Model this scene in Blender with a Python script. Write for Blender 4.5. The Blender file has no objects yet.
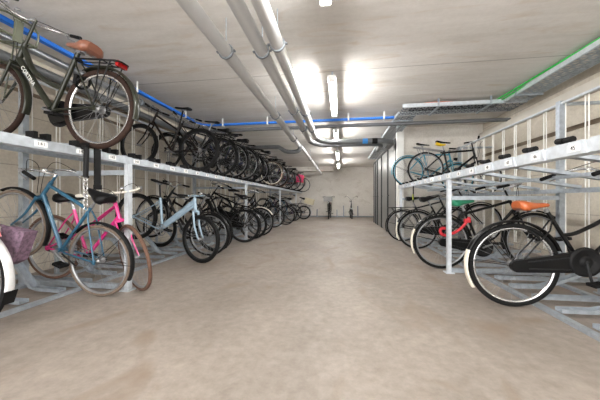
import bpy, math, random
from mathutils import Vector, Matrix
random.seed(7)
PI = math.pi
R = math.radians
scene = bpy.context.scene
col = scene.collection

# ------------------------------------------------------------------ camera
cam_d = bpy.data.cameras.new('camera')
cam = bpy.data.objects.new('camera', cam_d)
col.objects.link(cam)
cam_d.sensor_width = 36.0
cam_d.lens = 275.0 / 600.0 * 36.0
cam_d.clip_start = 0.02
cam.location = (0, 0, 0.92)
cam.rotation_euler = (PI / 2, 0, math.atan(41.0 / 275.0))
scene.camera = cam

# ------------------------------------------------------------------ world + exposure
w = bpy.data.worlds.new('world')
scene.world = w
w.use_nodes = True
w.node_tree.nodes['Background'].inputs[0].default_value = (1.0, 0.99, 0.98, 1)
w.node_tree.nodes['Background'].inputs[1].default_value = 2.1
scene.view_settings.view_transform = 'Standard'
scene.view_settings.look = 'None'
scene.view_settings.gamma = 1.0
scene.view_settings.exposure = 1.95
TUBE_STRENGTH = 29.0
scene.cycles.use_denoising = True
scene.cycles.max_bounces = 10
scene.cycles.diffuse_bounces = 7

# ------------------------------------------------------------------ materials
def lin(c):
    return tuple((x / 12.92 if x <= 0.04045 else ((x + 0.055) / 1.055) ** 2.4) for x in [v / 255.0 for v in c])

def mat(name, rgb, rough=0.5, metal=0.0, vary=0.10, scale=14.0, coat=0.0, emit=0.0):
    m = bpy.data.materials.new(name)
    m.use_nodes = True
    nt = m.node_tree
    b = nt.nodes['Principled BSDF']
    c = lin(rgb)
    geo = nt.nodes.new('ShaderNodeNewGeometry')
    no = nt.nodes.new('ShaderNodeTexNoise')
    no.inputs['Scale'].default_value = scale
    no.inputs['Detail'].default_value = 3
    ra = nt.nodes.new('ShaderNodeValToRGB')
    ra.color_ramp.elements[0].position = 0.3
    ra.color_ramp.elements[1].position = 0.7
    ra.color_ramp.elements[0].color = tuple(x * (1 - vary) for x in c) + (1,)
    ra.color_ramp.elements[1].color = tuple(min(1, x * (1 + vary)) for x in c) + (1,)
    nt.links.new(geo.outputs['Position'], no.inputs['Vector'])
    nt.links.new(no.outputs['Fac'], ra.inputs['Fac'])
    nt.links.new(ra.outputs['Color'], b.inputs['Base Color'])
    b.inputs['Roughness'].default_value = rough
    b.inputs['Metallic'].default_value = metal
    if max(rgb) < 75:
        b.inputs['Specular IOR Level'].default_value = 0.22
    if coat:
        b.inputs['Coat Weight'].default_value = coat
        b.inputs['Coat Roughness'].default_value = 0.15
    if emit:
        b.inputs['Emission Color'].default_value = (1.0, 0.985, 0.96, 1)
        b.inputs['Emission Strength'].default_value = emit
    return m

def concrete(name, rgb_a, rgb_b, stretch=(1, 1, 1), scale=1.2, rough=0.8, stain=None, stain_amt=0.4, fine=45.0, bump=0.15, seams=None, spec=0.88):
    m = bpy.data.materials.new(name)
    m.use_nodes = True
    nt = m.node_tree
    N, L = nt.nodes, nt.links
    b = N['Principled BSDF']
    b.inputs['Roughness'].default_value = rough
    geo = N.new('ShaderNodeNewGeometry')
    mp = N.new('ShaderNodeMapping')
    mp.inputs['Scale'].default_value = stretch
    L.new(geo.outputs['Position'], mp.inputs['Vector'])
    n1 = N.new('ShaderNodeTexNoise')
    n1.inputs['Scale'].default_value = scale
    n1.inputs['Detail'].default_value = 8
    n1.inputs['Roughness'].default_value = 0.65
    L.new(mp.outputs[0], n1.inputs['Vector'])
    r1 = N.new('ShaderNodeValToRGB')
    r1.color_ramp.elements[0].position = 0.32
    r1.color_ramp.elements[1].position = 0.68
    r1.color_ramp.elements[0].color = lin(rgb_a) + (1,)
    r1.color_ramp.elements[1].color = lin(rgb_b) + (1,)
    L.new(n1.outputs['Fac'], r1.inputs['Fac'])
    n2 = N.new('ShaderNodeTexNoise')
    n2.inputs['Scale'].default_value = fine
    n2.inputs['Detail'].default_value = 9
    n2.inputs['Roughness'].default_value = 0.72
    L.new(geo.outputs['Position'], n2.inputs['Vector'])
    r2 = N.new('ShaderNodeValToRGB')
    r2.color_ramp.elements[0].color = (spec, spec, spec, 1)
    r2.color_ramp.elements[1].color = (2 - spec, 2 - spec, 2 - spec, 1)
    r2.color_ramp.elements[0].position = 0.3
    r2.color_ramp.elements[1].position = 0.7
    L.new(n2.outputs['Fac'], r2.inputs['Fac'])
    mx = N.new('ShaderNodeMixRGB')
    mx.blend_type = 'MULTIPLY'
    mx.inputs['Fac'].default_value = 1
    L.new(r1.outputs[0], mx.inputs[1])
    L.new(r2.outputs[0], mx.inputs[2])
    out = mx.outputs[0]
    if stain:
        n3 = N.new('ShaderNodeTexNoise')
        n3.inputs['Scale'].default_value = scale * 2.2
        n3.inputs['Detail'].default_value = 6
        n3.inputs['Distortion'].default_value = 1.2
        mp2 = N.new('ShaderNodeMapping')
        mp2.inputs['Scale'].default_value = stretch
        mp2.inputs['Location'].default_value = (11, 5, 3)
        L.new(geo.outputs['Position'], mp2.inputs['Vector'])
        L.new(mp2.outputs[0], n3.inputs['Vector'])
        r3 = N.new('ShaderNodeValToRGB')
        r3.color_ramp.elements[0].position = 0.56
        r3.color_ramp.elements[1].position = 0.74
        r3.color_ramp.elements[0].color = (0, 0, 0, 1)
        r3.color_ramp.elements[1].color = (stain_amt,) * 3 + (1,)
        L.new(n3.outputs['Fac'], r3.inputs['Fac'])
        m2 = N.new('ShaderNodeMixRGB')
        L.new(r3.outputs[0], m2.inputs['Fac'])
        L.new(out, m2.inputs[1])
        m2.inputs[2].default_value = lin(stain) + (1,)
        out = m2.outputs[0]
    if seams:                      # thin dark joints: list of (axis, pitch, offset, half width, strength)
        sep = N.new('ShaderNodeSeparateXYZ')
        L.new(geo.outputs['Position'], sep.inputs[0])
        for (ax, pitch, off, hw, st) in seams:
            a = N.new('ShaderNodeMath'); a.operation = 'ADD'
            L.new(sep.outputs[ax], a.inputs[0]); a.inputs[1].default_value = -off
            p = N.new('ShaderNodeMath'); p.operation = 'PINGPONG'
            L.new(a.outputs[0], p.inputs[0]); p.inputs[1].default_value = pitch / 2
            lt = N.new('ShaderNodeMath'); lt.operation = 'LESS_THAN'
            L.new(p.outputs[0], lt.inputs[0]); lt.inputs[1].default_value = hw
            mu = N.new('ShaderNodeMath'); mu.operation = 'MULTIPLY'
            L.new(lt.outputs[0], mu.inputs[0]); mu.inputs[1].default_value = st
            m3 = N.new('ShaderNodeMixRGB')
            L.new(mu.outputs[0], m3.inputs['Fac'])
            L.new(out, m3.inputs[1])
            m3.inputs[2].default_value = (0.05, 0.04, 0.035, 1)
            out = m3.outputs[0]
    L.new(out, b.inputs['Base Color'])
    bp = N.new('ShaderNodeBump')
    bp.inputs['Strength'].default_value = bump
    bp.inputs['Distance'].default_value = 0.02
    L.new(n2.outputs['Fac'], bp.inputs['Height'])
    L.new(bp.outputs[0], b.inputs['Normal'])
    return m

M = {}
M['floor'] = concrete('floor_concrete', (124, 115, 107), (157, 147, 138), (1, 0.6, 1), 1.0, 0.58, (128, 112, 98), 0.85, 14, 0.0, None, 0.80)
M['ceiling'] = concrete('ceiling_concrete', (200, 196, 190), (224, 221, 217), (0.5, 2.2, 1), 1.3, 0.85, (190, 172, 150), 0.5, 20, 0.04,
                        [(1, 2.83, 3.83, 0.008, 0.45)], 0.95)
M['wall'] = concrete('wall_concrete', (205, 200, 192), (220, 216, 209), (1, 1, 1.6), 0.9, 0.85, (160, 148, 132), 0.4, 28, 0.1)
M['wall_block'] = concrete('block_concrete', (188, 179, 164), (210, 203, 190), (1, 1, 1), 0.9, 0.85, (158, 144, 126), 0.5, 28, 0.1,
                           [(2, 0.62, 0.1, 0.006, 0.35), (1, 1.8, 0.4, 0.006, 0.3)])
M['brown'] = mat('brown_batten', (118, 104, 88), 0.8, 0, 0.1, 6)
M['cream'] = mat('cream_duct', (205, 200, 190), 0.6, 0, 0.04, 5)
M['galv'] = mat('galvanised_steel', (168, 176, 184), 0.42, 0.55, 0.14, 22)
M['galv_light'] = mat('bright_galvanised', (200, 206, 212), 0.42, 0.35, 0.10, 22)
M['galv_mid'] = mat('mid_galvanised', (182, 189, 196), 0.42, 0.45, 0.14, 22)
M['galv_dark'] = mat('dull_steel', (128, 134, 140), 0.45, 0.55, 0.15, 20)
M['pipe'] = mat('grey_pvc_pipe', (190, 191, 191), 0.30, 0.1, 0.05, 4)
M['pipe_steel'] = mat('steel_pipe', (150, 153, 156), 0.32, 0.75, 0.07, 4)
M['pipe_dark_and_shaded'] = mat('dark_and_shaded_pipe', (96, 98, 100), 0.4, 0.1, 0.07, 4)  # colour of the dark pipes, also painted shade on the cross runs
M['blue_tray'] = mat('blue_tray', (26, 112, 214), 0.5, 0, 0.08, 3)
M['blue_band'] = mat('blue_band', (40, 120, 190), 0.5, 0, 0.03, 3)
M['green_cable'] = mat('green_cable', (40, 190, 70), 0.5, 0, 0.08, 9)
M['orange_cable'] = mat('orange_cable', (210, 110, 70), 0.5, 0, 0.08, 9)
M['white'] = mat('white_plastic', (232, 232, 228), 0.5, 0, 0.03, 6)
M['label'] = mat('label_plate', (238, 238, 236), 0.5, 0, 0.02, 6)
M['ink'] = mat('label_ink', (30, 30, 34), 0.7, 0, 0.02, 6)
M['led'] = mat('led_diffuser', (255, 255, 255), 0.4, 0, 0.0, 4, emit=TUBE_STRENGTH)
M['housing'] = mat('lamp_housing', (215, 215, 212), 0.5, 0, 0.03, 6)
M['panel'] = mat('partition_panel', (128, 128, 125), 0.35, 0.35, 0.06, 2)
M['dark_frame'] = mat('anthracite_frame', (52, 54, 56), 0.45, 0.2, 0.08, 6)
M['rubber'] = mat('black_rubber', (15, 15, 16), 0.75, 0, 0.2, 25)
M['tyre'] = mat('tyre_black', (17, 17, 17), 0.8, 0, 0.2, 30)
M['tyre_brown'] = mat('tyre_brown', (92, 66, 52), 0.8, 0, 0.15, 30)
M['tyre_dark'] = mat('tyre_dark_brown', (46, 32, 26), 0.8, 0, 0.2, 30)
M['tyre_gum'] = mat('tyre_gumwall', (104, 90, 78), 0.8, 0, 0.15, 30)
M['chrome'] = mat('chrome', (205, 205, 205), 0.22, 0.85, 0.05, 10)
M['alloy'] = mat('brushed_alloy', (150, 151, 153), 0.35, 0.7, 0.08, 15)
M['dark_alloy'] = mat('dark_alloy', (52, 53, 55), 0.4, 0.6, 0.12, 15)
M['black'] = mat('black_paint', (11, 11, 12), 0.32, 0, 0.15, 15, coat=0.1)
M['black_matt'] = mat('matt_black', (15, 15, 16), 0.6, 0, 0.15, 15)
M['charcoal'] = mat('charcoal_paint', (36, 37, 39), 0.4, 0.1, 0.1, 15, coat=0.1)
M['olive'] = mat('olive_paint', (40, 42, 33), 0.35, 0, 0.1, 12, coat=0.3)
M['olive_light'] = mat('olive_carrier', (92, 96, 78), 0.4, 0, 0.1, 12, coat=0.2)
M['brownblack'] = mat('brown_black_paint', (30, 21, 18), 0.35, 0, 0.1, 12, coat=0.1)
M['teal'] = mat('teal_blue_paint', (44, 92, 118), 0.3, 0.1, 0.1, 12, coat=0.4)
M['pink'] = mat('magenta_paint', (206, 40, 122), 0.3, 0, 0.08, 12, coat=0.4)
M['iceblue'] = mat('ice_blue_paint', (146, 168, 184), 0.35, 0.1, 0.05, 12, coat=0.3)
M['grey_paint'] = mat('grey_paint', (112, 118, 124), 0.35, 0.1, 0.08, 12, coat=0.3)
M['lightteal'] = mat('light_teal_paint', (58, 140, 162), 0.35, 0.1, 0.08, 12, coat=0.3)
M['navy'] = mat('navy_paint', (34, 44, 84), 0.35, 0.1, 0.1, 12, coat=0.3)
M['red_paint'] = mat('red_paint', (170, 34, 34), 0.35, 0, 0.1, 12, coat=0.3)
M['dkgreen'] = mat('dark_green_paint', (30, 62, 48), 0.35, 0, 0.1, 12, coat=0.3)
M['purple'] = mat('purple_paint', (78, 52, 92), 0.35, 0, 0.1, 12, coat=0.3)
M['silver_paint'] = mat('silver_paint', (160, 162, 166), 0.35, 0.5, 0.06, 12)
M['tan'] = mat('tan_leather', (172, 88, 44), 0.36, 0, 0.14, 18, coat=0.3)
M['brown_saddle'] = mat('brown_saddle', (142, 92, 72), 0.4, 0, 0.12, 18, coat=0.25)
M['black_saddle'] = mat('black_saddle', (16, 15, 16), 0.5, 0, 0.15, 18)
M['green_cover'] = mat('green_saddle_cover', (46, 140, 104), 0.45, 0, 0.15, 10)
M['yellow_cover'] = mat('yellow_saddle_cover', (222, 186, 30), 0.5, 0, 0.08, 10)
M['red_lens'] = mat('red_lens', (170, 22, 22), 0.2, 0, 0.1, 20, coat=0.5)
M['red_sleeve'] = mat('red_chain_sleeve', (200, 40, 52), 0.5, 0, 0.15, 30)
M['orange'] = mat('orange_fabric', (232, 120, 44), 0.7, 0, 0.12, 14)
M['pink_fabric'] = mat('pink_fabric', (214, 60, 110), 0.7, 0, 0.12, 14)
M['coat_guard'] = mat('patterned_coat_guard', (104, 82, 98), 0.7, 0, 0.55, 40)
M['cream_fender'] = mat('cream_fender_tip', (226, 220, 204), 0.45, 0, 0.05, 14)
M['white_fender'] = mat('silver_white_fender', (212, 212, 212), 0.35, 0.2, 0.06, 14)
M['crate'] = mat('cream_crate', (216, 206, 176), 0.6, 0, 0.08, 8)
M['grey_crate'] = mat('grey_crate', (150, 150, 148), 0.6, 0, 0.1, 8)
M['brown_grip'] = mat('brown_grip', (80, 58, 46), 0.6, 0, 0.12, 18)
M['white_tape'] = mat('white_bar_tape', (222, 216, 204), 0.55, 0, 0.08, 25)
M['lens'] = mat('clear_lens', (220, 224, 226), 0.15, 0, 0.04, 10)
M['yellowgreen'] = mat('yellow_green_strap', (176, 190, 60), 0.6, 0, 0.1, 14)

# ------------------------------------------------------------------ mesh helper
class S:
    """collects polygons of one part"""
    def __init__(s):
        s.v, s.f, s.sm = [], [], []
    def add(s, vs, fs, smooth=False):
        o = len(s.v)
        s.v += [tuple(p) for p in vs]
        s.f += [tuple(i + o for i in f) for f in fs]
        s.sm += [smooth] * len(fs)
    def box(s, c, d, rot=None):
        hx, hy, hz = d[0] / 2, d[1] / 2, d[2] / 2
        vs = [Vector((x * hx, y * hy, z * hz)) for x in (-1, 1) for y in (-1, 1) for z in (-1, 1)]
        if rot is not None:
            vs = [rot @ p for p in vs]
        c = Vector(c)
        s.add([p + c for p in vs], [(0, 1, 3, 2), (4, 6, 7, 5), (0, 4, 5, 1), (2, 3, 7, 6), (0, 2, 6, 4), (1, 5, 7, 3)])
        return s
    def sweep(s, prof, frames, closed=False, caps=True, smooth=True):
        """prof: closed 2-D outline; frames: (origin, u, v)"""
        n = len(prof)
        vs = []
        for (o, u, v) in frames:
            for (a, b) in prof:
                vs.append(o + u * a + v * b)
        k = len(frames)
        fs = []
        for i in range(k if closed else k - 1):
            j = (i + 1) % k
            for q in range(n):
                r = (q + 1) % n
                fs.append((i * n + q, i * n + r, j * n + r, j * n + q))
        s.add(vs, fs, smooth)
        if caps and not closed:
            s.add(vs[:n], [tuple(reversed(range(n)))])
            s.add(vs[-n:], [tuple(range(n))])
        return s
    def tube(s, pts, r, n=8, closed=False, flat=1.0):
        pts = [Vector(p) for p in pts]
        k = len(pts)
        rs = r if isinstance(r, (list, tuple)) else [r] * k
        fr = []
        up = None
        for i in range(k):
            if closed:
                t = pts[(i + 1) % k] - pts[i - 1]
            else:
                t = pts[min(i + 1, k - 1)] - pts[max(i - 1, 0)]
            t.normalize()
            if up is None:
                up = Vector((0, 0, 1)) if abs(t.z) < 0.9 else Vector((1, 0, 0))
            u = t.cross(up)
            if u.length < 1e-5:
                u = t.cross(Vector((0, 1, 0)))
            u.normalize()
            v = u.cross(t).normalized()
            up = v
            fr.append((pts[i], u * rs[i], v * rs[i] * flat))
        prof = [(math.cos(2 * PI * q / n), math.sin(2 * PI * q / n)) for q in range(n)]
        return s.sweep(prof, fr, closed, True, True)
    def lathe(s, prof, c, axis=(0, 1, 0), n=16):
        """prof [(radius, along)] closed at both ends when the radius is 0"""
        a = Vector(axis).normalized()
        u = a.orthogonal().normalized()
        v = a.cross(u)
        c = Vector(c)
        vs, fs = [], []
        for (r, h) in prof:
            for q in range(n):
                t = 2 * PI * q / n
                vs.append(c + a * h + (u * math.cos(t) + v * math.sin(t)) * r)
        for i in range(len(prof) - 1):
            for q in range(n):
                w_ = (q + 1) % n
                fs.append((i * n + q, i * n + w_, (i + 1) * n + w_, (i + 1) * n + q))
        s.add(vs, fs, True)
        s.add(vs[:n], [tuple(reversed(range(n)))])
        s.add(vs[-n:], [tuple(range(n))])
        return s
    def torus(s, c, axis, Rr, r, n=32, m=8, rz=None):
        a = Vector(axis).normalized()
        u = a.orthogonal().normalized()
        v = a.cross(u)
        c = Vector(c)
        fr = []
        for i in range(n):
            t = 2 * PI * i / n
            d = u * math.cos(t) + v * math.sin(t)
            fr.append((c + d * Rr, d * r, a * (rz or r)))
        return s.sweep([(math.cos(2 * PI * q / m), math.sin(2 * PI * q / m)) for q in range(m)], fr, True, False, True)
    def prism(s, outline, origin, u, v, thick):
        u, v = Vector(u), Vector(v)
        nrm = u.cross(v).normalized()
        o = Vector(origin)
        n = len(outline)
        a = [o + u * x + v * y - nrm * thick / 2 for (x, y) in outline]
        b = [p + nrm * thick for p in a]
        s.add(a + b, [tuple(reversed(range(n))), tuple(range(n, 2 * n))] + [(i, (i + 1) % n, n + (i + 1) % n, n + i) for i in range(n)])
        return s
    def build(s, name, m, parent=None, mw=None):
        me = bpy.data.meshes.new(name)
        me.from_pydata(s.v, [], s.f)
        me.polygons.foreach_set('use_smooth', s.sm)
        me.materials.append(m)
        me.update()
        return link(name, me, parent, mw)

def link(name, me, parent=None, mw=None):
    o = bpy.data.objects.new(name, me)
    col.objects.link(o)
    if parent is not None:
        o.parent = parent
    if mw is not None:
        o.matrix_local = mw
    return o

def thing(name, label, cat, loc=(0, 0, 0), group=None, matrix=None):
    o = bpy.data.objects.new(name, None)
    o.empty_display_size = 0.1
    col.objects.link(o)
    if matrix is not None:
        o.matrix_world = matrix
    else:
        o.location = loc
    o['label'] = label
    o['category'] = cat
    if group:
        o['group'] = group
    return o

def tag(o, label, cat, group=None):
    o['label'] = label
    o['category'] = cat
    if group:
        o['group'] = group
    return o

def struct(o):
    o['kind'] = 'structure'
    return o

def arc(c, r, a0, a1, n, y=0.0):
    return [(c[0] + r * math.cos(R(a0 + (a1 - a0) * i / n)), y, c[1] + r * math.sin(R(a0 + (a1 - a0) * i / n))) for i in range(n + 1)]

def smooth_path(pts, k=6):
    """Catmull-Rom through the points"""
    P = [Vector(p) for p in pts]
    P = [P[0] * 2 - P[1]] + P + [P[-1] * 2 - P[-2]]
    out = []
    for i in range(1, len(P) - 2):
        a, b, c, d = P[i - 1:i + 3]
        for j in range(k):
            t = j / k
            out.append(0.5 * ((2 * b) + (c - a) * t + (2 * a - 5 * b + 4 * c - d) * t * t + (3 * b - a - 3 * c + d) * t ** 3))
    out.append(P[-2])
    return out

# ================================================================== the setting
XL, XR, Y0, Y1, ZC = -3.85, 3.3, -3.0, 15.1, 2.70
PX, PY0, PY1 = 1.36, 7.0, 11.7
struct(S().box(((XL + XR) / 2, (Y0 + Y1) / 2, -0.05), (XR - XL + 0.4, Y1 - Y0 + 0.4, 0.1)).build('floor', M['floor']))
struct(S().box(((XL + XR) / 2, (Y0 + Y1) / 2, ZC + 0.05), (XR - XL + 0.4, Y1 - Y0 + 0.4, 0.1)).build('ceiling', M['ceiling']))
struct(S().box((XL - 0.05, (Y0 + Y1) / 2, ZC / 2), (0.1, Y1 - Y0, ZC)).build('wall_left', M['wall_block']))
struct(S().box((XR + 0.05, (Y0 + Y1) / 2, ZC / 2), (0.1, Y1 - Y0, ZC)).build('wall_right', M['wall_block']))
struct(S().box(((XL + XR) / 2, Y1 + 0.05, ZC / 2), (XR - XL, 0.1, ZC)).build('wall_back', M['wall']))
struct(S().box(((PX + XR) / 2 + 0.03, (PY0 + PY1) / 2, ZC / 2), (XR - PX - 0.06, PY1 - PY0 - 0.06, ZC)).build('wall_storage', M['wall']))
n_ = 0
for (x, z, hh) in ((XL + 0.012, 2.50, 0.05), (XL + 0.012, 2.24, 0.04), (XR - 0.012, 1.95, 0.06)):
    n_ += 1
    struct(S().box((x, (Y0 + (PY0 if x > 0 else Y1)) / 2, z), (0.024, (PY0 if x > 0 else Y1) - Y0, hh)).build('trim_%d' % n_, M['brown']))
struct(S().box((XR - 0.05, (Y0 + PY0) / 2, 2.40), (0.10, PY0 - Y0, 0.13)).build('trim_%d' % (n_ + 1), M['cream']))
struct(S().box(((XL + XR) / 2, Y1 - 0.01, 0.03), (XR - XL, 0.02, 0.06)).build('baseboard_back', M['galv_dark']))
struct(S().box(((XL - 0.4) / 2 - 0.1, Y1 - 0.35, 2.58), (-XL - 0.2 + 0.0, 0.25, 0.24)).build('trim_%d' % (n_ + 2), M['wall']))

# storage partition: doors with dark frames, white corner post
ys = [7.05, 8.25, 9.5, 10.5, 11.05, 11.66]
dn = 0
for i in range(5):
    dn += 1
    d = thing('door_%d' % dn, 'pale grey metal storage door in the partition, number %d from the racks' % dn, 'door', (PX, (ys[i] + ys[i + 1]) / 2, 0))
    d['kind'] = 'structure'
    wd = ys[i + 1] - ys[i]
    S().box((0.005, 0, 1.2), (0.03, wd - 0.09, 2.36)).build('door_leaf', M['panel'], d)
    f = S()
    f.box((-0.005, -wd / 2 + 0.03, 1.22), (0.06, 0.055, 2.44))
    f.box((-0.005, 0, 2.42), (0.06, wd - 0.06, 0.05))
    f.box((-0.005, wd / 2 - 0.02, 1.22), (0.06, 0.03, 2.44))
    f.build('door_frame', M['dark_frame'], d)
    h = S().tube([(-0.01, wd / 2 - 0.14, 1.05), (-0.06, wd / 2 - 0.14, 1.05), (-0.06, wd / 2 - 0.26, 1.05)], 0.009, 8)
    h.build('door_handle', M['dark_frame'], d)
struct(S().box((PX + 0.05, 6.94, ZC / 2), (0.16, 0.12, ZC)).build('trim_%d' % (n_ + 3), M['white']))

# ================================================================== ceiling lights
order = ['behind the photographer farthest', 'behind the photographer', 'overhead at the very top of the picture', 'nearest whole one in view', 'second whole one, above the pipe bend', 'third from the camera, before the last', 'farthest one before the end wall']
for i, k in enumerate(range(-3, 4)):
    y0 = 3.61 + 2.77 * k - (0.14 if k < 0 else 0)
    if y0 < Y0:
        continue
    t = thing('ceiling_light', 'white LED batten light on the ceiling, ' + order[i], 'light', (-0.12, y0 + 0.745, ZC), 'ceiling battens in a row')
    S().box((0, 0, -0.163), (0.105, 1.47, 0.028)).build('lamp_housing', M['housing'], t)
    S().tube([(0, -0.725, -0.212), (0, 0.725, -0.212)], 0.031, 14).build('lamp_diffuser', M['led'], t)
    for sy in (-1, 1):
        S().box((0, sy * 0.737, -0.197), (0.085, 0.02, 0.096)).build('end_cap', M['white'], t)
        S().box((0, sy * 0.5, -0.075), (0.025, 0.03, 0.15)).build('mounting_bracket', M['galv'], t)

# ================================================================== pipes
def hanger(s, x, y, z, r):
    s.tube([(x, y, z + r), (x, y, ZC)], 0.006, 6)

def clamp(s, p, axis, r):
    s.torus(p, axis, r + 0.006, 0.010, 20, 6, 0.018)

def long_pipe(label, x, z, r, ya, yb, ends=None, cl=(), m='pipe'):
    t = thing('drain_pipe', label, 'pipe', (x, ya, z), 'grey drain pipes under the ceiling')
    pts = [(0, 0, 0), (0, yb - ya, 0)]
    S().tube(pts, r, 20).build('pipe_run', M[m], t)
    if ends:
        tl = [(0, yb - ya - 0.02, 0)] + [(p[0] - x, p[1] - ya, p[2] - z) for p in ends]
        S().tube(tl, r + 0.002, 20).build('pipe_bend', M['pipe_dark_and_shaded'], t)  # same drain pipe, its shaded underside put into a darker colour
    for yy in cl:
        c = S()
        clamp(c, (0, yy - ya, 0), (0, 1, 0), r)
        c.box((r + 0.018, yy - ya, 0), (0.03, 0.03, 0.012))
        c.box((-r - 0.018, yy - ya, 0), (0.03, 0.03, 0.012))
        c.build('pipe_clamp', M['galv_dark'], t)
        h = S()
        h.tube([(0, yy - ya, r), (0, yy - ya, ZC - z)], 0.005, 6)
        h.build('hanger_rod', M['galv'], t)
    return t

zp = 0.92 + 1.45
long_pipe('leftmost of the three long grey drain pipes, running straight to the end wall', -1.11, zp, 0.062, -1.5, 7.15, None, (0.9, 2.55, 4.6, 6.4))
def bend(x, y, z, r, nseg=8):
    return [(x + r - r * math.cos(PI / 2 * i / nseg), y + r * math.sin(PI / 2 * i / nseg), z) for i in range(1, nseg + 1)]
def drop(pts):
    return [(p[0], p[1], p[2] - 0.065 * min(1, i / 7)) for i, p in enumerate(pts)]
TAILX = [(0.2, 0), (0.85, 0), (1.02, 0.02), (1.16, 0.12), (1.22, 0.30), (1.23, 0.9)]
long_pipe('middle long grey drain pipe bending right above the aisle', -0.76, zp, 0.060, -1.5, 6.6, drop(bend(-0.76, 6.6, zp, 0.35) + [(q - 0.22, 6.95 + dq, zp) for q, dq in TAILX]), (1.0, 2.6, 4.4, 5.5))
t = long_pipe('rightmost long grey drain pipe, bending right with a blue and a black band', -0.585, zp, 0.060, -1.5, 6.3, drop(bend(-0.585, 6.3, zp, 0.32) + [(q, 6.62 + dq, zp) for q, dq in TAILX]), (1.05, 2.5, 4.5, 5.6))
for (x0, x1, mm) in ((0.50, 0.62, 'blue_band'), (0.72, 0.84, 'black_matt')):
    S().tube([(x0 + 0.585, 8.12, -0.065), (x1 + 0.585, 8.12, -0.065)], 0.0645, 20).build('pipe_band', M[mm], t)
t = long_pipe('thin grey pipe continuing to the end wall beyond the first joint', -1.05, zp - 0.03, 0.045, 7.2, 15.1, None, (9.5, 12.5))
# left cross pipe with elbow into the first drain pipe
t = thing('branch_pipe', 'dark grey branch pipe from the left with an elbow into the long drain', 'pipe', (-3.8, 7.15, 2.33))
S().tube(smooth_path([(0, 0, 0), (1.2, 0, 0), (2.05, 0, 0), (2.2, 0, -0.03), (2.33, 0, -0.11), (2.48, 0, -0.14), (2.68, 0, -0.12), (2.74, 0, -0.02)], 4), 0.055, 16).build('pipe_run', M['pipe_dark_and_shaded'], t)
S().tube([(1.2, 0, 0.05), (1.2, 0, ZC - 2.33)], 0.005, 6).build('hanger_rod', M['galv'], t)
# thin pipe beside the left wall turning across the hall
t = thing('service_pipe', 'silver grey pipe beside the left wall turning across the hall below the blue tray', 'pipe', (-3.2, -2.6, 2.49))
S().tube([(0, 1.1, 0), (0, 8.25, 0)], 0.04, 16).build('pipe_run', M['pipe_steel'], t)
S().tube([(0, 8.23, 0)] + [(0.25 - 0.25 * math.cos(PI / 2 * i / 6), 8.25 + 0.25 * math.sin(PI / 2 * i / 6), 0) for i in range(1, 7)] + [(5.1, 8.5, 0.0), (6.45, 8.5, 0.0)], 0.038, 16).build('pipe_bend', M['pipe_dark_and_shaded'], t)  # same silver pipe, shade of the crossing part painted as darker grey
for yy in (3.2, 4.9, 6.6):
    S().tube([(0, yy, 0.04), (0, yy, ZC - 2.485)], 0.005, 6).build('hanger_rod', M['galv'], t)
    c = S(); clamp(c, (0, yy, 0), (0, 1, 0), 0.045); c.build('pipe_clamp', M['galv_dark'], t)
for xx in (1.7, 3.3, 4.6):
    S().tube([(xx, 8.5, 0.02), (xx, 8.5, ZC - 2.485)], 0.005, 6).build('hanger_rod', M['galv'], t)
t = thing('service_pipe', 'second darker pipe along the left wall, lower and straight', 'pipe', (-3.42, -2.6, 2.40))
S().tube([(0, 1.1, 0), (0, 17.5, 0)], 0.05, 14).build('pipe_run', M['pipe_dark_and_shaded'], t)
for yy in (3.4, 6.2, 10.0, 14.0):
    S().tube([(0, yy, 0.04), (0, yy, ZC - 2.40)], 0.005, 6).build('hanger_rod', M['galv'], t)

# blue cable duct
t = thing('blue_cable_duct', 'bright blue cable duct along the left wall turning across under the ceiling', 'cable duct', (-3.05, -2.6, 2.57))
pr = [(-0.03, -0.02), (0.03, -0.02), (0.03, 0.02), (-0.03, 0.02)]
fr = [(Vector((0, yy, 0)), Vector((1, 0, 0)), Vector((0, 0, 1))) for yy in (1.1, 8.1)]
for i in range(1, 6):
    a = PI / 2 * i / 5
    fr.append((Vector((0.22 - 0.22 * math.cos(a), 8.1 + 0.22 * math.sin(a), 0)), Vector((math.cos(a), -math.sin(a), 0)), Vector((0, 0, 1))))
fr.append((Vector((4.10, 8.32, 0)), Vector((0, -1, 0)), Vector((0, 0, 1))))
S().sweep(pr, fr, False, True, False).build('duct_run', M['blue_tray'], t)
for yy in (2.9, 4.6, 6.3, 7.6):
    c = S(); c.box((0, yy, -0.035), (0.1, 0.03, 0.008)); c.box((0.045, yy, 0.04), (0.006, 0.03, 0.16)); c.build('hanger_bracket', M['white'], t)
for xx in (0.5, 1.5, 2.4, 3.2, 3.9):
    c = S(); c.box((xx, 8.32, -0.035), (0.03, 0.1, 0.008)); c.box((xx, 8.28, 0.04), (0.03, 0.006, 0.16)); c.build('hanger_bracket', M['white'], t)

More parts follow.
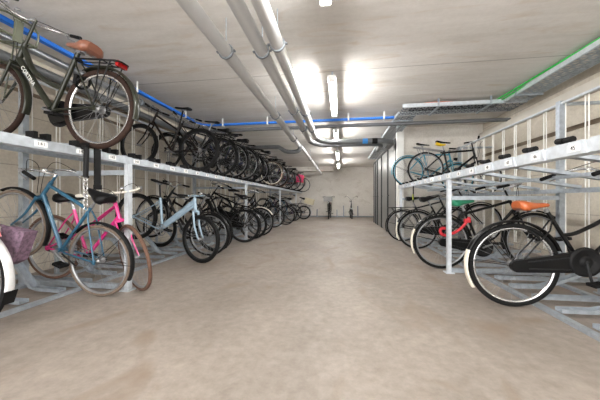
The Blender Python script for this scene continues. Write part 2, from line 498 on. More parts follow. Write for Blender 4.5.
# perforated cable trays on the right
def lattice_tray(name, label, p0, p1, width, side_dir, m, hang):
    """a tray with two flanges and a zig-zag web; p0->p1 along its length, width towards side_dir"""
    p0, p1, sd = Vector(p0), Vector(p1), Vector(side_dir)
    L_ = (p1 - p0).length
    ax = (p1 - p0) / L_
    t = thing(name, label, 'cable tray', p0)
    fl = S()
    up = Vector((0, 0, 1))
    rot = Matrix((ax, sd, up)).transposed()
    for q in (0, width):
        fl.box(ax * L_ / 2 + sd * q + up * 0.03, (L_, 0.006, 0.07), rot)
        fl.box(ax * L_ / 2 + sd * (q + (0.012 if q == 0 else -0.012)) + up * 0.066, (L_, 0.028, 0.005), rot)
    fl.build('side_rail', M['galv_light'], t)
    wb = S()
    k = int(L_ / 0.11)
    st = L_ / k
    lanes = max(2, int(round(width / 0.11)))
    lw = width / lanes
    for i in range(k):
        for j in range(lanes):
            a = ax * (i * st) + sd * (j * lw)
            b = ax * ((i + 0.5) * st) + sd * ((j + 1) * lw)
            c = ax * ((i + 1) * st) + sd * (j * lw)
            for (q0, q1) in ((a, b), (b, c)):
                d = (q1 - q0)
                wb.box((q0 + q1) / 2, (d.length, 0.020, 0.004), Matrix((d.normalized(), up.cross(d.normalized()), up)).transposed())
    for j in range(lanes + 1):
        wb.box(ax * L_ / 2 + sd * (j * lw), (L_, 0.022, 0.004), rot)
    wb.build('perforated_web', m, t)
    for f_ in hang:
        c = S()
        for q in (-0.012, width + 0.012):
            c.box(ax * (L_ * f_) + sd * q + up * ((ZC - p0.z) / 2), (0.03, 0.008, ZC - p0.z), rot)
        c.box(ax * (L_ * f_) + sd * (width / 2) - up * 0.012, (0.035, width + 0.06, 0.018), rot)
        c.build('hanger_bracket', M['galv'], t)
    return t
ZT = 2.57
lattice_tray('cable_tray', 'perforated steel cable tray along the right wall carrying a green cable', (2.74, -1.4, ZT + 0.01), (2.74, 5.12, ZT + 0.01), 0.34, (1, 0, 0), M['galv'], (0.3, 0.62, 0.95))
lattice_tray('cable_tray', 'wide perforated cable tray crossing from the right wall towards the aisle', (1.09, 5.14, ZT), (3.10, 5.14, ZT), 0.46, (0, 1, 0), M['galv_dark'], (0.30, 0.72))
lattice_tray('cable_tray', 'perforated cable tray running away above the storage doors', (1.09, 5.62, ZT - 0.01), (1.09, 11.4, ZT - 0.01), 0.34, (1, 0, 0), M['galv_dark'], (0.05, 0.35, 0.65, 0.95))
c = S().tube(smooth_path([(2.78, -1.4, ZT + 0.05), (2.73, 0.6, ZT + 0.095), (2.75, 1.7, ZT + 0.10), (2.72, 2.6, ZT + 0.10), (2.75, 3.3, ZT + 0.09), (2.74, 4.2, ZT + 0.10), (2.66, 5.2, ZT + 0.08)], 6), 0.012, 8)
c.tube(smooth_path([(2.84, -1.4, ZT + 0.05), (2.79, 0.8, ZT + 0.085), (2.81, 2.2, ZT + 0.09), (2.78, 3.9, ZT + 0.085), (2.70, 5.3, ZT + 0.05)], 6), 0.010, 8)
tag(c.build('electric_cable', M['green_cable']), 'bright green electric cables lying in the right wall tray', 'cable')
c = S()
for i in range(4):
    c.tube(smooth_path([(1.25, 5.25 + 0.05 * i, ZT + 0.02), (1.8, 5.28 + 0.04 * i, ZT + 0.02), (2.4, 5.27 + 0.05 * i, ZT + 0.02), (2.72, 5.3 + 0.04 * i, ZT + 0.02)], 5), 0.012, 6)
tag(c.build('electric_cable', M['black_matt']), 'dark cables bundled in the crossing cable tray', 'cable')
c = S().tube(smooth_path([(1.15, 5.18, ZT + 0.02), (1.5, 5.17, ZT + 0.075), (1.9, 5.17, ZT + 0.075), (2.2, 5.19, ZT + 0.03)], 5), 0.010, 6)
tag(c.build('electric_cable', M['orange_cable']), 'thin orange cable along the front edge of the crossing tray', 'cable')

# ================================================================== racks
PITCH = 0.31
def text_mesh(txt, size, depth=0.0008):
    cu = bpy.data.curves.new('slot_text', 'FONT')
    cu.body = txt
    cu.size = size
    cu.align_x = 'CENTER'
    cu.align_y = 'CENTER'
    cu.extrude = depth
    cu.resolution_u = 2
    o = bpy.data.objects.new('slot_text', cu)
    col.objects.link(o)
    dg = bpy.context.evaluated_depsgraph_get()
    me = bpy.data.meshes.new_from_object(o.evaluated_get(dg))
    bpy.data.objects.remove(o)
    bpy.data.curves.remove(cu)
    return me

def u_channel(pts, wd=0.075, ht=0.03, th=0.004):
    """U-shaped gutter along a path in the x-z plane"""
    h = wd / 2
    prof = [(-h, 0), (h, 0), (h, ht), (h - th, ht), (h - th, th), (-h + th, th), (-h + th, ht), (-h, ht)]
    P = [Vector(p) for p in pts]
    fr = []
    for i in range(len(P)):
        t = (P[min(i + 1, len(P) - 1)] - P[max(i - 1, 0)]).normalized()
        y = Vector((0, 1, 0))
        n = t.cross(y)
        if n.z < 0:
            n = -n
        fr.append((P[i], y, n))
    s = S()
    s.sweep(prof, fr, False, True, False)
    return s

def rack(label, sx, xb, zb, y0, n, posts, tilt, front, wallx, first_no, skip_up, rear_x, rear_z, high, plates):
    """two-tier rack; sx: +1 for the right wall, -1 for the left; local x points to the wall"""
    root = thing('bicycle_rack', label, 'bicycle rack', (xb, y0, 0))
    X = lambda v: sx * v
    ln = n * PITCH
    beam = S().box((0, ln / 2, zb), (0.05, ln, 0.070))
    beam.box((X(0.035), ln / 2, zb - 0.033), (0.05, ln, 0.006))
    beam.build('upper_beam', M['galv_light' if plates else 'galv_mid'], root)
    # posts in pairs, arms between them
    for py in posts:
        yy = py - y0
        p = S().box((X(0.0), yy, (zb - 0.035) / 2), (0.045, 0.055, zb - 0.035))
        p.box((X(0.0), yy, 0.006), (0.10, 0.12, 0.012))
        p.build('post', M['galv_light'], root)
        p = S().box((X(rear_x), yy, rear_z / 2), (0.06, 0.06, rear_z))
        p.box((X(rear_x), yy, 0.006), (0.12, 0.12, 0.012))
        p.build('post', M['galv'], root)
        S().box((X(rear_x / 2), yy, 0.035), (rear_x, 0.05, 0.05)).build('foot_bar', M['galv'], root)
        S().box((X(rear_x / 2), yy, zb + (-0.12 if tilt > 0 else -0.27)), (rear_x - 0.06, 0.04, 0.05)).build('cross_arm', M['galv'], root)
        a = S().tube([(X(rear_x), yy, rear_z - 0.04), (X(rear_x + 0.15), yy + 0.04, rear_z - 0.02), (X(abs(wallx - xb) - 0.005), yy + 0.05, rear_z - 0.02)], 0.022, 8)
        a.build('wall_tie', M['galv'], root)
    # rails along the wall
    S().tube([(X(rear_x), 0, rear_z - 0.03), (X(rear_x), ln, rear_z - 0.03)], 0.018, 8).build('rear_rail', M['galv_light'], root)
    S().box((X(rear_x - 0.07), ln / 2, zb + 0.030 + (rear_x - 0.10) * tilt - 0.026), (0.04, ln, 0.05)).build('rear_rail', M['galv'], root)
    S().box((X(rear_x * 0.5), ln / 2, zb + 0.030 + (rear_x * 0.5 - 0.03) * tilt - 0.017), (0.05, ln, 0.03)).build('middle_rail', M['galv'], root)
    # floor rails
    S().box((X(front - 0.03), ln / 2, 0.016), (0.05, ln, 0.030)).build('floor_rail', M['galv'], root)
    S().box((X(front + 0.62), ln / 2, 0.016), (0.05, ln, 0.030)).build('floor_rail', M['galv'], root)
    up_pts = [(X(0.03), 0, zb + 0.030), (X(rear_x - 0.05), 0, zb + 0.030 + (rear_x - 0.08) * tilt)]
    up_me = None
    hi_pts = [(X(front), 0, 0.033), (X(front + 0.24), 0, 0.036), (X(front + 0.34), 0, 0.06), (X(front + 0.50), 0, high * 0.72), (X(front + 0.60), 0, high), (X(front + 1.05), 0, high + 0.015)]
    lo_pts = [(X(front + 0.02), 0, 0.033), (X(front + 1.10), 0, 0.036)]
    metas = {}
    def inst(key, name, make, m, loc):
        if key not in metas:
            o = make().build(name, m, root)
            metas[key] = o.data
            o.location = loc
            return o
        o = link(name, metas[key], root)
        o.location = loc
        return o
    def clampm():
        s = S()
        s.box((X(-0.005), -0.045, 0.022), (0.07, 0.028, 0.05))
        s.box((X(-0.005), 0.045, 0.022), (0.07, 0.028, 0.05))
        s.box((X(0.0), 0.0, 0.004), (0.06, 0.10, 0.012))
        return s
    def gripm():
        s = S()
        s.tube([(X(-0.015), -0.06, 0.022), (X(-0.015), -0.005, 0.024)], 0.019, 8)
        s.tube([(X(-0.015), 0.005, 0.024), (X(-0.015), 0.06, 0.030)], 0.019, 8)
        s.box((X(0.0), 0.0, 0.012), (0.03, 0.05, 0.026))
        return s
    def platem():
        s = S()
        s.prism([(-0.145, -0.038), (0.125, -0.038), (0.145, 0.040), (-0.115, 0.040)], (X(-0.030), 0, 0), (0, 1, 0), (0, 0, 1), 0.012)
        return s
    def rods():
        s = S()
        for dy in (-0.022, 0.022):
            s.tube([(X(rear_x + 0.03), dy, 0.28), (X(rear_x + 0.03), dy, rear_z - 0.03)], 0.0065, 6)
        return s
    def stand():
        s = S()
        s.box((X(front + 0.80), 0, high / 2), (0.04, 0.03, high))
        s.box((X(front + 0.80), 0, 0.006), (0.06, 0.10, 0.012))
        return s
    for i in range(n):
        yy = (i + 0.5) * PITCH
        if not plates or i % 2 == 1 or i > 16:
            inst('up', 'wheel_channel', lambda: u_channel(up_pts, 0.065 if plates else 0.075), M['galv'], (0, yy, 0))
        odd = i % 2 == 0
        if odd:
            inst('hi', 'wheel_channel', lambda: u_channel(hi_pts), M['galv'], (0, yy, 0))
            inst('st', 'channel_stand', stand, M['galv'], (0, yy, 0))
        else:
            inst('lo', 'wheel_channel', lambda: u_channel(lo_pts), M['galv'], (0, yy, 0))
        if i % 1 == 0:
            inst('rod', 'guide_rod', rods, M['white'], (0, yy, 0))
        if plates:
            inst('pl', 'end_plate', platem, M['galv_light'], (0, yy, zb))
            inst('gr', 'grip', gripm, M['rubber'], (0, yy + 0.03, zb + 0.038))
        else:
            inst('cl', 'wheel_clamp', clampm, M['rubber'], (0, yy, zb + 0.035))
        if i < 22:
            xf = X(-0.037) if plates else X(-0.026)
            lb = S().box((0, 0, 0), (0.003, 0.085, 0.040)).build('number_plate', M['label'], root)
            lb.location = (xf, yy - (0.06 if plates else 0.0), zb)
            tm = text_mesh(str(first_no + i), 0.036)
            tm.materials.clear()
            tm.materials.append(M['ink'])
            o = link('number', tm, lb)
            # text faces the aisle: normal is -sx * x
            o.matrix_local = Matrix.Translation((X(-0.0022), 0, 0)) @ Matrix.Rotation(-sx * PI / 2, 4, 'Z') @ Matrix.Rotation(PI / 2, 4, 'X')
    return root

LB, LZ = -2.15, 1.32
RB, RZ = 1.35, 1.215
rack('long two tier galvanised bicycle rack along the left wall', -1, LB, LZ, 0.90, 46, (2.52, 6.05, 9.6, 13.1), 0.11, 0.52, XL, 139, (), 1.27, 2.30, 0.34, False)
rack('shorter two tier galvanised bicycle rack along the right wall', 1, RB, RZ, 0.45, 20, (0.62, 3.72, 6.55), -0.17, 0.36, XR, 41, (), 1.25, 2.10, 0.17, True)

# ================================================================== bicycles
MESH = {}
def cached(key, make, name, m, parent, mw=None):
    k = (key, m.name)
    if k not in MESH:
        o = make().build(name, m, parent, mw)
        MESH[k] = o.data
        return o
    return link(name, MESH[k], parent, mw)

def wheel(name, parent, mw, Rw, tr, tyre_m, rim_m, hi, spokes=32, hub_r=0.020, mag=False):
    seg = 48 if hi else 28
    ty = cached(('tyre', Rw, tr, hi), lambda: S().torus((0, 0, 0), (0, 1, 0), Rw - tr, tr, seg, 8), name, M[tyre_m], parent, mw)
    rr = Rw - 2 * tr
    def rim():
        fr = []
        for i in range(seg):
            t = 2 * PI * i / seg
            d = Vector((math.cos(t), 0, math.sin(t)))
            fr.append((d * (rr - 0.004), d, Vector((0, 1, 0))))
        return S().sweep([(-0.010, -0.006), (-0.010, 0.006), (0.002, 0.011), (0.010, 0.011), (0.010, -0.011), (0.002, -0.011)], fr, True, False, True)
    cached(('rim', Rw, tr, hi), rim, 'rim', M[rim_m], ty)
    def hub():
        return S().lathe([(0.004, -0.055), (0.008, -0.055), (0.008, -0.036), (hub_r + 0.006, -0.034), (hub_r + 0.006, -0.029), (hub_r, -0.026), (hub_r, 0.026), (hub_r + 0.006, 0.029), (hub_r + 0.006, 0.034), (0.008, 0.036), (0.008, 0.055), (0.004, 0.055)], (0, 0, 0), (0, 1, 0), 12)
    cached(('hub', hub_r), hub, 'hub', M['alloy'], ty)
    def sp():
        s = S()
        k = spokes if hi else 20
        for i in range(k):
            t = 2 * PI * i / k
            side = 1 if i % 2 else -1
            off = R(22) * (1 if (i // 2) % 2 else -1)
            a = Vector((math.cos(t + off) * hub_r, side * 0.030, math.sin(t + off) * hub_r))
            b = Vector((math.cos(t) * (rr - 0.010), side * 0.003, math.sin(t) * (rr - 0.010)))
            s.tube([a, b], 0.0013 if hi else 0.0018, 3)
        return s
    cached(('spokes', Rw, tr, hi, spokes, hub_r), sp, 'spokes', M['alloy'], ty)
    return ty

def guard_sweep(Rg, a0, a1, wd, n=18):
    """mudguard around the y axis, angles in degrees in the x-z plane"""
    k = 6
    outer = [(0.016 * math.sin(PI * q / k) - 0.0, wd / 2 * math.cos(PI * q / k)) for q in range(k + 1)]
    inner = [(a - 0.003, b * 0.93) for (a, b) in reversed(outer)]
    prof = outer + inner
    fr = []
    for i in range(n + 1):
        t = R(a0 + (a1 - a0) * i / n)
        d = Vector((math.cos(t), 0, math.sin(t)))
        fr.append((d * Rg, d, Vector((0, 1, 0))))
    return S().sweep(prof, fr, False, True, True)

def saddle_shape(kind):
    s = S()
    if kind == 'wide':
        secs = [(0.155, 0.012, 0.000, -0.022), (0.14, 0.022, 0.010, -0.035), (0.09, 0.032, 0.014, -0.044), (0.03, 0.050, 0.016, -0.054), (-0.03, 0.082, 0.026, -0.074), (-0.08, 0.108, 0.038, -0.088), (-0.115, 0.105, 0.040, -0.080), (-0.135, 0.07, 0.030, -0.050)]
    else:
        secs = [(0.155, 0.010, 0.004, -0.012), (0.14, 0.018, 0.010, -0.022), (0.08, 0.023, 0.012, -0.024), (0.0, 0.034, 0.013, -0.024), (-0.06, 0.058, 0.017, -0.026), (-0.105, 0.070, 0.022, -0.020), (-0.125, 0.045, 0.020, -0.006)]
    n = 14
    fr_v, fs = [], []
    for (x, hw, zt, zb) in secs:
        zc, hh = (zt + zb) / 2, (zt - zb) / 2
        for q in range(n):
            a = 2 * PI * q / n
            c_, s_ = math.cos(a), math.sin(a)
            yy = hw * math.copysign(abs(c_) ** 0.8, c_)
            zz = zc + hh * math.copysign(abs(s_) ** 0.6, s_)
            if s_ < 0:                        # skirt: hollow underside
                zz = zc + hh * s_ * (0.35 + 0.65 * abs(c_))
            fr_v.append((x, yy, zz))
    for i in range(len(secs) - 1):
        for q in range(n):
            r = (q + 1) % n
            fs.append((i * n + q, i * n + r, (i + 1) * n + r, (i + 1) * n + q))
    s.add(fr_v, fs, True)
    s.add(fr_v[:n], [tuple(reversed(range(n)))], True)
    s.add(fr_v[-n:], [tuple(range(n))], True)
    return s

BARS = {
    'swept': [(0.0, 0, 0), (0.045, 0.06, 0.012), (0.060, 0.14, 0.030), (0.030, 0.225, 0.045), (-0.06, 0.275, 0.040), (-0.16, 0.280, 0.020), (-0.255, 0.270, 0.0)],
    'flat': [(0.0, 0, 0), (0.0, 0.10, 0.002), (-0.012, 0.20, 0.004), (-0.035, 0.29, 0.004)],
    'riser': [(0.0, 0, 0), (0.0, 0.05, 0.0), (0.005, 0.11, 0.045), (-0.015, 0.19, 0.055), (-0.06, 0.30, 0.055)],
    'high': [(0.0, 0, 0), (0.015, 0.05, 0.03), (0.02, 0.13, 0.12), (-0.01, 0.22, 0.17), (-0.07, 0.28, 0.16), (-0.16, 0.31, 0.14)],
    'moustache': [(0.0, 0, 0), (0.06, 0.06, 0.004), (0.085, 0.14, 0.010), (0.05, 0.215, 0.015), (-0.03, 0.255, 0.012), (-0.12, 0.265, 0.0)],
    'narrow': [(0.0, 0, 0), (0.03, 0.05, 0.01), (0.02, 0.12, 0.02), (-0.04, 0.17, 0.02), (-0.13, 0.18, 0.0)],
}

def bike(name, label, x, y, z, heading, sp):
    """x, y, z: the point under the rear wheel (or under the front wheel when sp['at'] == 'front'); heading in degrees"""
    g = sp.get
    hi = g('hi', False)
    Rw, tr, wb = g('R', 0.35), g('tr', 0.020), g('wb', 1.08)
    ns = 10 if hi else 6
    q = wb / 1.08
    pitch, lean, steer = R(g('pitch', 0)), R(g('lean', 0)), R(g('steer', 0))
    rot = Matrix.Rotation(R(heading), 4, 'Z') @ Matrix.Rotation(-pitch, 4, 'Y') @ Matrix.Rotation(lean, 4, 'X')
    base = Matrix.Translation((x, y, z))
    # the wheel keeps its contact point while the bike is pitched: pitch about the axle
    ax_l = Vector((wb if g('at') == 'front' else 0, 0, Rw))
    mw = Matrix.Translation(Vector((x, y, z)) + Vector((0, 0, Rw))) @ rot @ Matrix.Translation(-ax_l)
    root = thing(name, label, 'bicycle', group=g('group'), matrix=mw)
    # key points
    ra = Vector((0, 0, Rw))
    bb = Vector((0.465 * q, 0, g('bbz', 0.29)))
    sl = g('seat_l', 0.54)
    sa = R(g('sa', 69))
    sc = bb + Vector((-math.cos(sa), 0, math.sin(sa))) * sl
    ha = R(g('ha', 68))
    ax = Vector((-math.cos(ha), 0, math.sin(ha)))
    fa = Vector((wb, 0, Rw))
    rake = Vector((math.sin(ha), 0, math.cos(ha))) * 0.05
    crown = fa - rake + ax * (Rw + g('crown', 0.055))
    htb = crown + ax * 0.02
    hl = g('head_l', 0.17)
    htt = htb + ax * hl
    stem = htt + ax * g('stem', 0.09)
    fw_ = g('frame', 'black')
    tr1 = g('tube', 0.017)
    style = g('style', 'diamond')
    f = S()
    f.tube([htb - ax * 0.01, htt + ax * 0.01], tr1 * 1.12, ns)
    f.tube([bb, sc + (sc - bb).normalized() * 0.02], tr1 * 0.95, ns)
    f.lathe([(0.0215, -0.04), (0.0215, 0.04)], bb, (0, 1, 0), 12)
    st_at = sc if style != 'step' else bb + (sc - bb) * 0.92
    for sy in (-1, 1):
        o = Vector((0, sy * 0.058, 0))
        f.tube([bb + Vector((-0.02, sy * 0.02, 0)), bb + Vector((-0.10, sy * 0.045, 0.01)), ra + o], 0.0095, 6)
        f.tube([st_at + Vector((0, sy * 0.016, -0.03)), st_at + Vector((-0.05, sy * 0.045, -0.11)), ra + o], 0.0075, 6)
        f.box(ra + o, (0.035, 0.006, 0.045))
    dt_a = htb + ax * 0.03
    tt_a = htt - ax * 0.03
    if style == 'diamond':
        f.tube([tt_a, sc - (sc - bb).normalized() * 0.03], tr1, ns)
        f.tube([dt_a, bb], tr1 * 1.1, ns)
    elif style == 'step':          # curved low step-through: two sweeping tubes
        lowp = bb + (sc - bb) * 0.16
        midp = bb + (sc - bb) * 0.52
        f.tube(smooth_path([tt_a, tt_a + Vector((-0.09, 0, -0.18)), midp + Vector((0.13, 0, 0.015)), midp], 5), tr1 * 0.95, ns)
        f.tube(smooth_path([dt_a, dt_a + Vector((-0.10, 0, -0.20)), lowp + Vector((0.16, 0, -0.02)), bb], 5), tr1 * 1.1, ns)
    elif style == 'transport':     # stout straight down tube with a curved second tube
        midp = bb + (sc - bb) * 0.42
        f.tube([dt_a, bb + Vector((0.01, 0, 0.03))], tr1 * 1.35, ns)
        f.tube(smooth_path([tt_a, tt_a + Vector((-0.13, 0, -0.20)), midp + Vector((0.12, 0, 0.03)), midp], 5), tr1 * 1.2, ns)
    elif style == 'mixte':         # twin slim laterals down to the rear axle
        f.tube([dt_a, bb], tr1 * 1.1, ns)
        for sy in (-1, 1):
            f.tube([tt_a + Vector((0, sy * 0.014, 0)), bb + (sc - bb) * 0.5 + Vector((0, sy * 0.028, 0)), ra + Vector((0, sy * 0.058, 0))], 0.009, 6)
    elif style == 'sloped':
        f.tube([tt_a, bb + (sc - bb) * 0.70], tr1, ns)
        f.tube([dt_a, bb], tr1 * 1.1, ns)
    elif style == 'ebike':
        f.tube([tt_a - ax * 0.01, bb + (sc - bb) * 0.10], [tr1 * 1.5] * 2, 12, False, 1.15)
        f.tube([tt_a - ax * 0.06, bb + (sc - bb) * 0.04], tr1 * 1.25, 12)
    fo = f.build('frame', M[fw_], root)
    if style == 'ebike' and g('second'):
        pass
    if g('text'):
        tm = text_mesh(g('text'), 0.050, 0.0012)
        tm.materials.clear(); tm.materials.append(M['white'])
        d = (bb + Vector((0.01, 0, 0.03)) - dt_a).normalized()
        for sy in (1,):
            yv = Vector((0, sy, 0))
            xv = d
            nv = yv
            vv = nv.cross(xv)
            mt = Matrix((xv, vv, nv)).transposed().to_4x4()
            mt.translation = dt_a + d * 0.22 + nv * (tr1 * 1.35 + 0.0005)
            link('lettering', tm, fo, mt)
    # steering
    mst = Matrix.Translation(stem) @ Matrix.Rotation(steer, 4, ax) @ Matrix.Translation(-stem)
    fk = S()
    fk.tube([htb - ax * 0.015, stem], 0.0125, 8)
    fk.box(crown, (0.035, 0.10, 0.03), Matrix.Rotation(ha - PI / 2, 3, 'Y'))
    for sy in (-1, 1):
        o = Vector((0, sy * 0.048, 0))
        fk.tube(smooth_path([crown + o, crown + o - ax * (Rw * 0.55), fa + o + ax * 0.10 - rake * 0.55, fa + o], 3), [g('blade', 0.0125) * (1 - 0.35 * i / 9) for i in range(10)], 8)
    fk.build('fork', M[g('fork', fw_)], root, mst)
    fwm = mst @ Matrix.Translation(fa)
    wheel('front_wheel', root, fwm, Rw, tr, g('tyre', 'tyre'), g('rim', 'alloy'), hi, 32, 0.018)
    wheel('rear_wheel', root, Matrix.Translation(ra), Rw, tr, g('tyre', 'tyre'), g('rim', 'alloy'), hi, 32, 0.030)
    # handlebar
    kind = g('bar', 'swept')
    half = BARS[kind]
    fwd = Vector((1, 0, 0))
    so = stem + Vector((g('reach', 0.045), 0, 0.0))
    P = [so + Vector(p) for p in half]
    Pm = [Vector((p.x, -p.y, p.z)) for p in P]
    path = smooth_path(list(reversed(Pm))[:-1] + P, 4)
    hb = S().tube(path, 0.0112, 8)
    hb.tube([stem - ax * 0.02, stem + Vector((0.01, 0, 0.004)), so], 0.015, 8)
    hbo = hb.build('handlebar', M[g('barm', 'chrome')], root, mst)
    for Q in (P, Pm):
        a, b = Q[-1], Q[-2]
        dd = (b - a)
        gl = 0.125 / dd.length
        S().tube([a - dd * 0.06, a + dd * gl * 0.5, a + dd * gl], [0.017, 0.0165, 0.0155], 8).build('grip', M[g('grip', 'rubber')], hbo)
    if hi or g('levers', False):
        for Q in (P, Pm):
            a, b = Q[-1], Q[-2]
            dd = (b - a).normalized()
            p0 = a + dd * 0.16
            lv = S().box(p0, (0.03, 0.022, 0.03))
            lv.tube([p0 + Vector((0.01, 0, -0.012)), p0 + Vector((0.035, 0, -0.03)) - dd * 0.04, p0 + Vector((0.035, 0, -0.04)) - dd * 0.13], [0.007, 0.005, 0.006], 6)
            lv.build('brake_lever', M['alloy'], hbo)
    if g('bell', hi):
        bp = so + Vector((0.0, 0.08, 0.03))
        S().lathe([(0.024, 0), (0.023, 0.010), (0.015, 0.020), (0.003, 0.023)], bp, (0, 0.2, 1), 12).build('bell', M['chrome'], hbo)
    if hi or g('cables'):
        cb = S()
        cb.tube(smooth_path([P[-2], so + Vector((0.13, 0.13, 0.09)), so + Vector((0.13, 0.02, 0.02)), crown + Vector((0.05, 0.0, 0.03))], 5), 0.0028, 5)
        cb.tube(smooth_path([Pm[-2], so + Vector((0.12, -0.13, 0.08)), so + Vector((0.10, -0.02, -0.02)), htb + Vector((0.025, 0, 0.02))], 5), 0.0028, 5)
        cb.build('brake_cable', M['black_matt'], hbo)
    # saddle and post
    up = (sc - bb).normalized()
    ph = g('post', 0.14)
    top = sc + up * ph
    po = S().tube([sc - up * 0.02, top], 0.0135, 8)
    po.lathe([(0.018, -0.012), (0.018, 0.012)], sc + up * 0.02, up, 10)
    po.build('seat_post', M[g('postm', 'alloy')], root)
    sd = cached(('saddle', g('sad', 'wide')), lambda: saddle_shape(g('sad', 'wide')), 'saddle', M[g('saddle', 'black_saddle')], root, Matrix.Translation(top + Vector((g('sad_dx', 0) - 0.005, 0, 0.062 if g('sad', 'wide') == 'wide' else 0.035))) @ Matrix.Rotation(R(g('sad_tilt', -3)), 4, 'Y') @ Matrix.Scale(g('sad_s', 1.0), 4))
    und = S()
    zz = -0.052 if g('sad', 'wide') == 'wide' else -0.026
    for sy in (-1, 1):
        und.tube([(0.12, sy * 0.008, zz + 0.030), (0.03, sy * 0.022, zz), (-0.05, sy * 0.024, zz), (-0.105, sy * 0.045, zz + 0.035)], 0.004, 6)
    und.box((0.005, 0, zz - 0.004), (0.04, 0.055, 0.022))
    if g('springs') or (hi and g('sad', 'wide') == 'wide'):
        for sy in (-1, 1):
            for k in range(4):
                und.torus((-0.085, sy * 0.05, zz + 0.004 - 0.012 * k + 0.018), (0, 0, 1), 0.015, 0.0036, 12, 5)
    und.build('saddle_rails', M['alloy'], sd)
    if g('under'):
        S().tube([(0.06, 0, -0.045), (-0.03, 0, -0.058), (-0.12, 0, -0.035)], [0.03, 0.05, 0.055], 10, False, 0.6).build('saddle_cover', M[g('under')], sd)
    # drivetrain
    ck = S()
    ca = R(g('crank', 20))
    cv = Vector((math.cos(ca), 0, math.sin(ca)))
    for sy in (-1, 1):
        a = bb + Vector((0, sy * 0.070, 0))
        ck.tube([a, a + cv * 0.17 * -sy + Vector((0, sy * 0.008, 0))], [0.013, 0.010], 8)
    ck.lathe([(0.012, -0.085), (0.012, 0.085)], bb, (0, 1, 0), 10)
    if not g('case'):
        ck.torus(bb + Vector((0, -0.045, 0)), (0, 1, 0), 0.083, 0.007, 28, 6, 0.004)
        for k in range(5):
            t = 2 * PI * k / 5
            ck.box(bb + Vector((math.cos(t) * 0.045, -0.045, math.sin(t) * 0.045)), (0.08, 0.005, 0.014), Matrix.Rotation(-t, 3, 'Y'))
    cko = ck.build('crankset', M[g('crankm', 'alloy')], root)
    for sy in (-1, 1):
        c0 = bb + Vector((0, sy * 0.070, 0)) + cv * 0.17 * -sy + Vector((0, sy * 0.05, 0))
        pd = S()
        pd.box(c0 + Vector((0.036, 0, 0)), (0.02, 0.085, 0.024))
        pd.box(c0 + Vector((-0.036, 0, 0)), (0.02, 0.085, 0.024))
        pd.box(c0 + Vector((0, 0.038, 0)), (0.06, 0.012, 0.02))
        pd.box(c0 + Vector((0, -0.038, 0)), (0.06, 0.012, 0.02))
        pd.tube([c0 + Vector((0, -0.05, 0)), c0 + Vector((0, 0.05, 0))], 0.008, 6)
        pd.build('pedal', M['rubber'], cko)
    if g('case'):
        r0, r1 = 0.090, 0.050
        d = (ra - bb); d = Vector((d.x, 0, d.z)); Ld = d.length
        th = math.atan2(d.z, d.x)
        al = math.acos(max(-1, min(1, (r0 - r1) / Ld)))
        out = []
        for i in range(17):
            t = th + al + (2 * PI - 2 * al) * i / 16
            out.append((bb.x + r0 * math.cos(t), bb.z + r0 * math.sin(t)))
        for i in range(11):
            t = th - al + 2 * al * i / 10
            out.append((ra.x + r1 * math.cos(t), ra.z + r1 * math.sin(t)))
        ccs = S().prism(out, (0, -0.048, 0), (1, 0, 0), (0, 0, 1), 0.036)
        cc = ccs.build('chain_case', M[g('case')], root)
        dsk = S().lathe([(0.122, -0.004), (0.120, 0.006), (0.096, 0.010), (0.088, 0.004), (0.064, 0.006), (0.060, 0.002), (0.034, 0.004), (0.030, 0.012), (0.012, 0.012)], bb + Vector((0, -0.067, 0)), (0, -1, 0), 28)
        dsk.torus(bb + Vector((0, -0.068, 0)), (0, 1, 0), 0.112, 0.006, 28, 6)
        dsk.build('chain_case_disc', M['black_matt'], cc)
        rb = S().tube([bb + Vector((-0.11, -0.068, 0.05)), ra + Vector((0.08, -0.068, 0.028))], 0.005, 5)
        rb.tube([bb + Vector((-0.11, -0.068, -0.05)), ra + Vector((0.08, -0.068, -0.028))], 0.005, 5)
        rb.build('case_ridge', M['charcoal'], cc)
    else:
        ch = S()
        a, b = bb + Vector((0, -0.045, 0.083)), ra + Vector((0, -0.045, 0.032))
        ch.tube([a, b], 0.0035, 4)
        ch.tube([bb + Vector((0, -0.045, -0.083)), ra + Vector((0, -0.045, -0.032))], 0.0035, 4)
        ch.lathe([(0.036, 0), (0.034, 0.012), (0.020, 0.016)], ra + Vector((0, -0.050, 0)), (0, 1, 0), 14)
        ch.build('chain', M['dark_alloy'], root)
    # mudguards
    fen = g('fender')
    if fen:
        wd = 2 * tr + 0.018
        mg = cached(('mgr', Rw, tr, g('fa0', 20), g('fa1', 200)), lambda: guard_sweep(Rw + 0.014, g('fa0', 20), g('fa1', 200), wd), 'rear_mudguard', M[fen], root, Matrix.Translation(ra))
        if g('tip'):
            cached(('mgt', Rw, tr), lambda: guard_sweep(Rw + 0.017, 152, 203, wd + 0.004, 8), 'mudguard_tip', M[g('tip')], mg)
        ff = cached(('mgf', Rw, tr), lambda: guard_sweep(Rw + 0.014, 45, 196, wd), 'front_mudguard', M[fen], root, fwm)
        stt = S()
        for sy in (-1, 1):
            stt.tube([(0, sy * 0.06, 0), ((Rw + 0.01) * math.cos(R(165)), sy * wd * 0.45, (Rw + 0.01) * math.sin(R(165)))], 0.003, 5)
            stt.tube([(0, sy * 0.06, 0), ((Rw + 0.01) * math.cos(R(120)), sy * wd * 0.45, (Rw + 0.01) * math.sin(R(120)))], 0.003, 5)
        stt.build('mudguard_stay', M['black_matt'], mg)
        if g('flap'):
            S().box(((Rw + 0.02) * math.cos(R(g('fa1', 203))), 0, (Rw + 0.02) * math.sin(R(g('fa1', 203))) - 0.04), (0.006, wd + 0.02, 0.10), Matrix.Rotation(R(-12), 3, 'Y')).build('mud_flap', M['rubber'], mg)
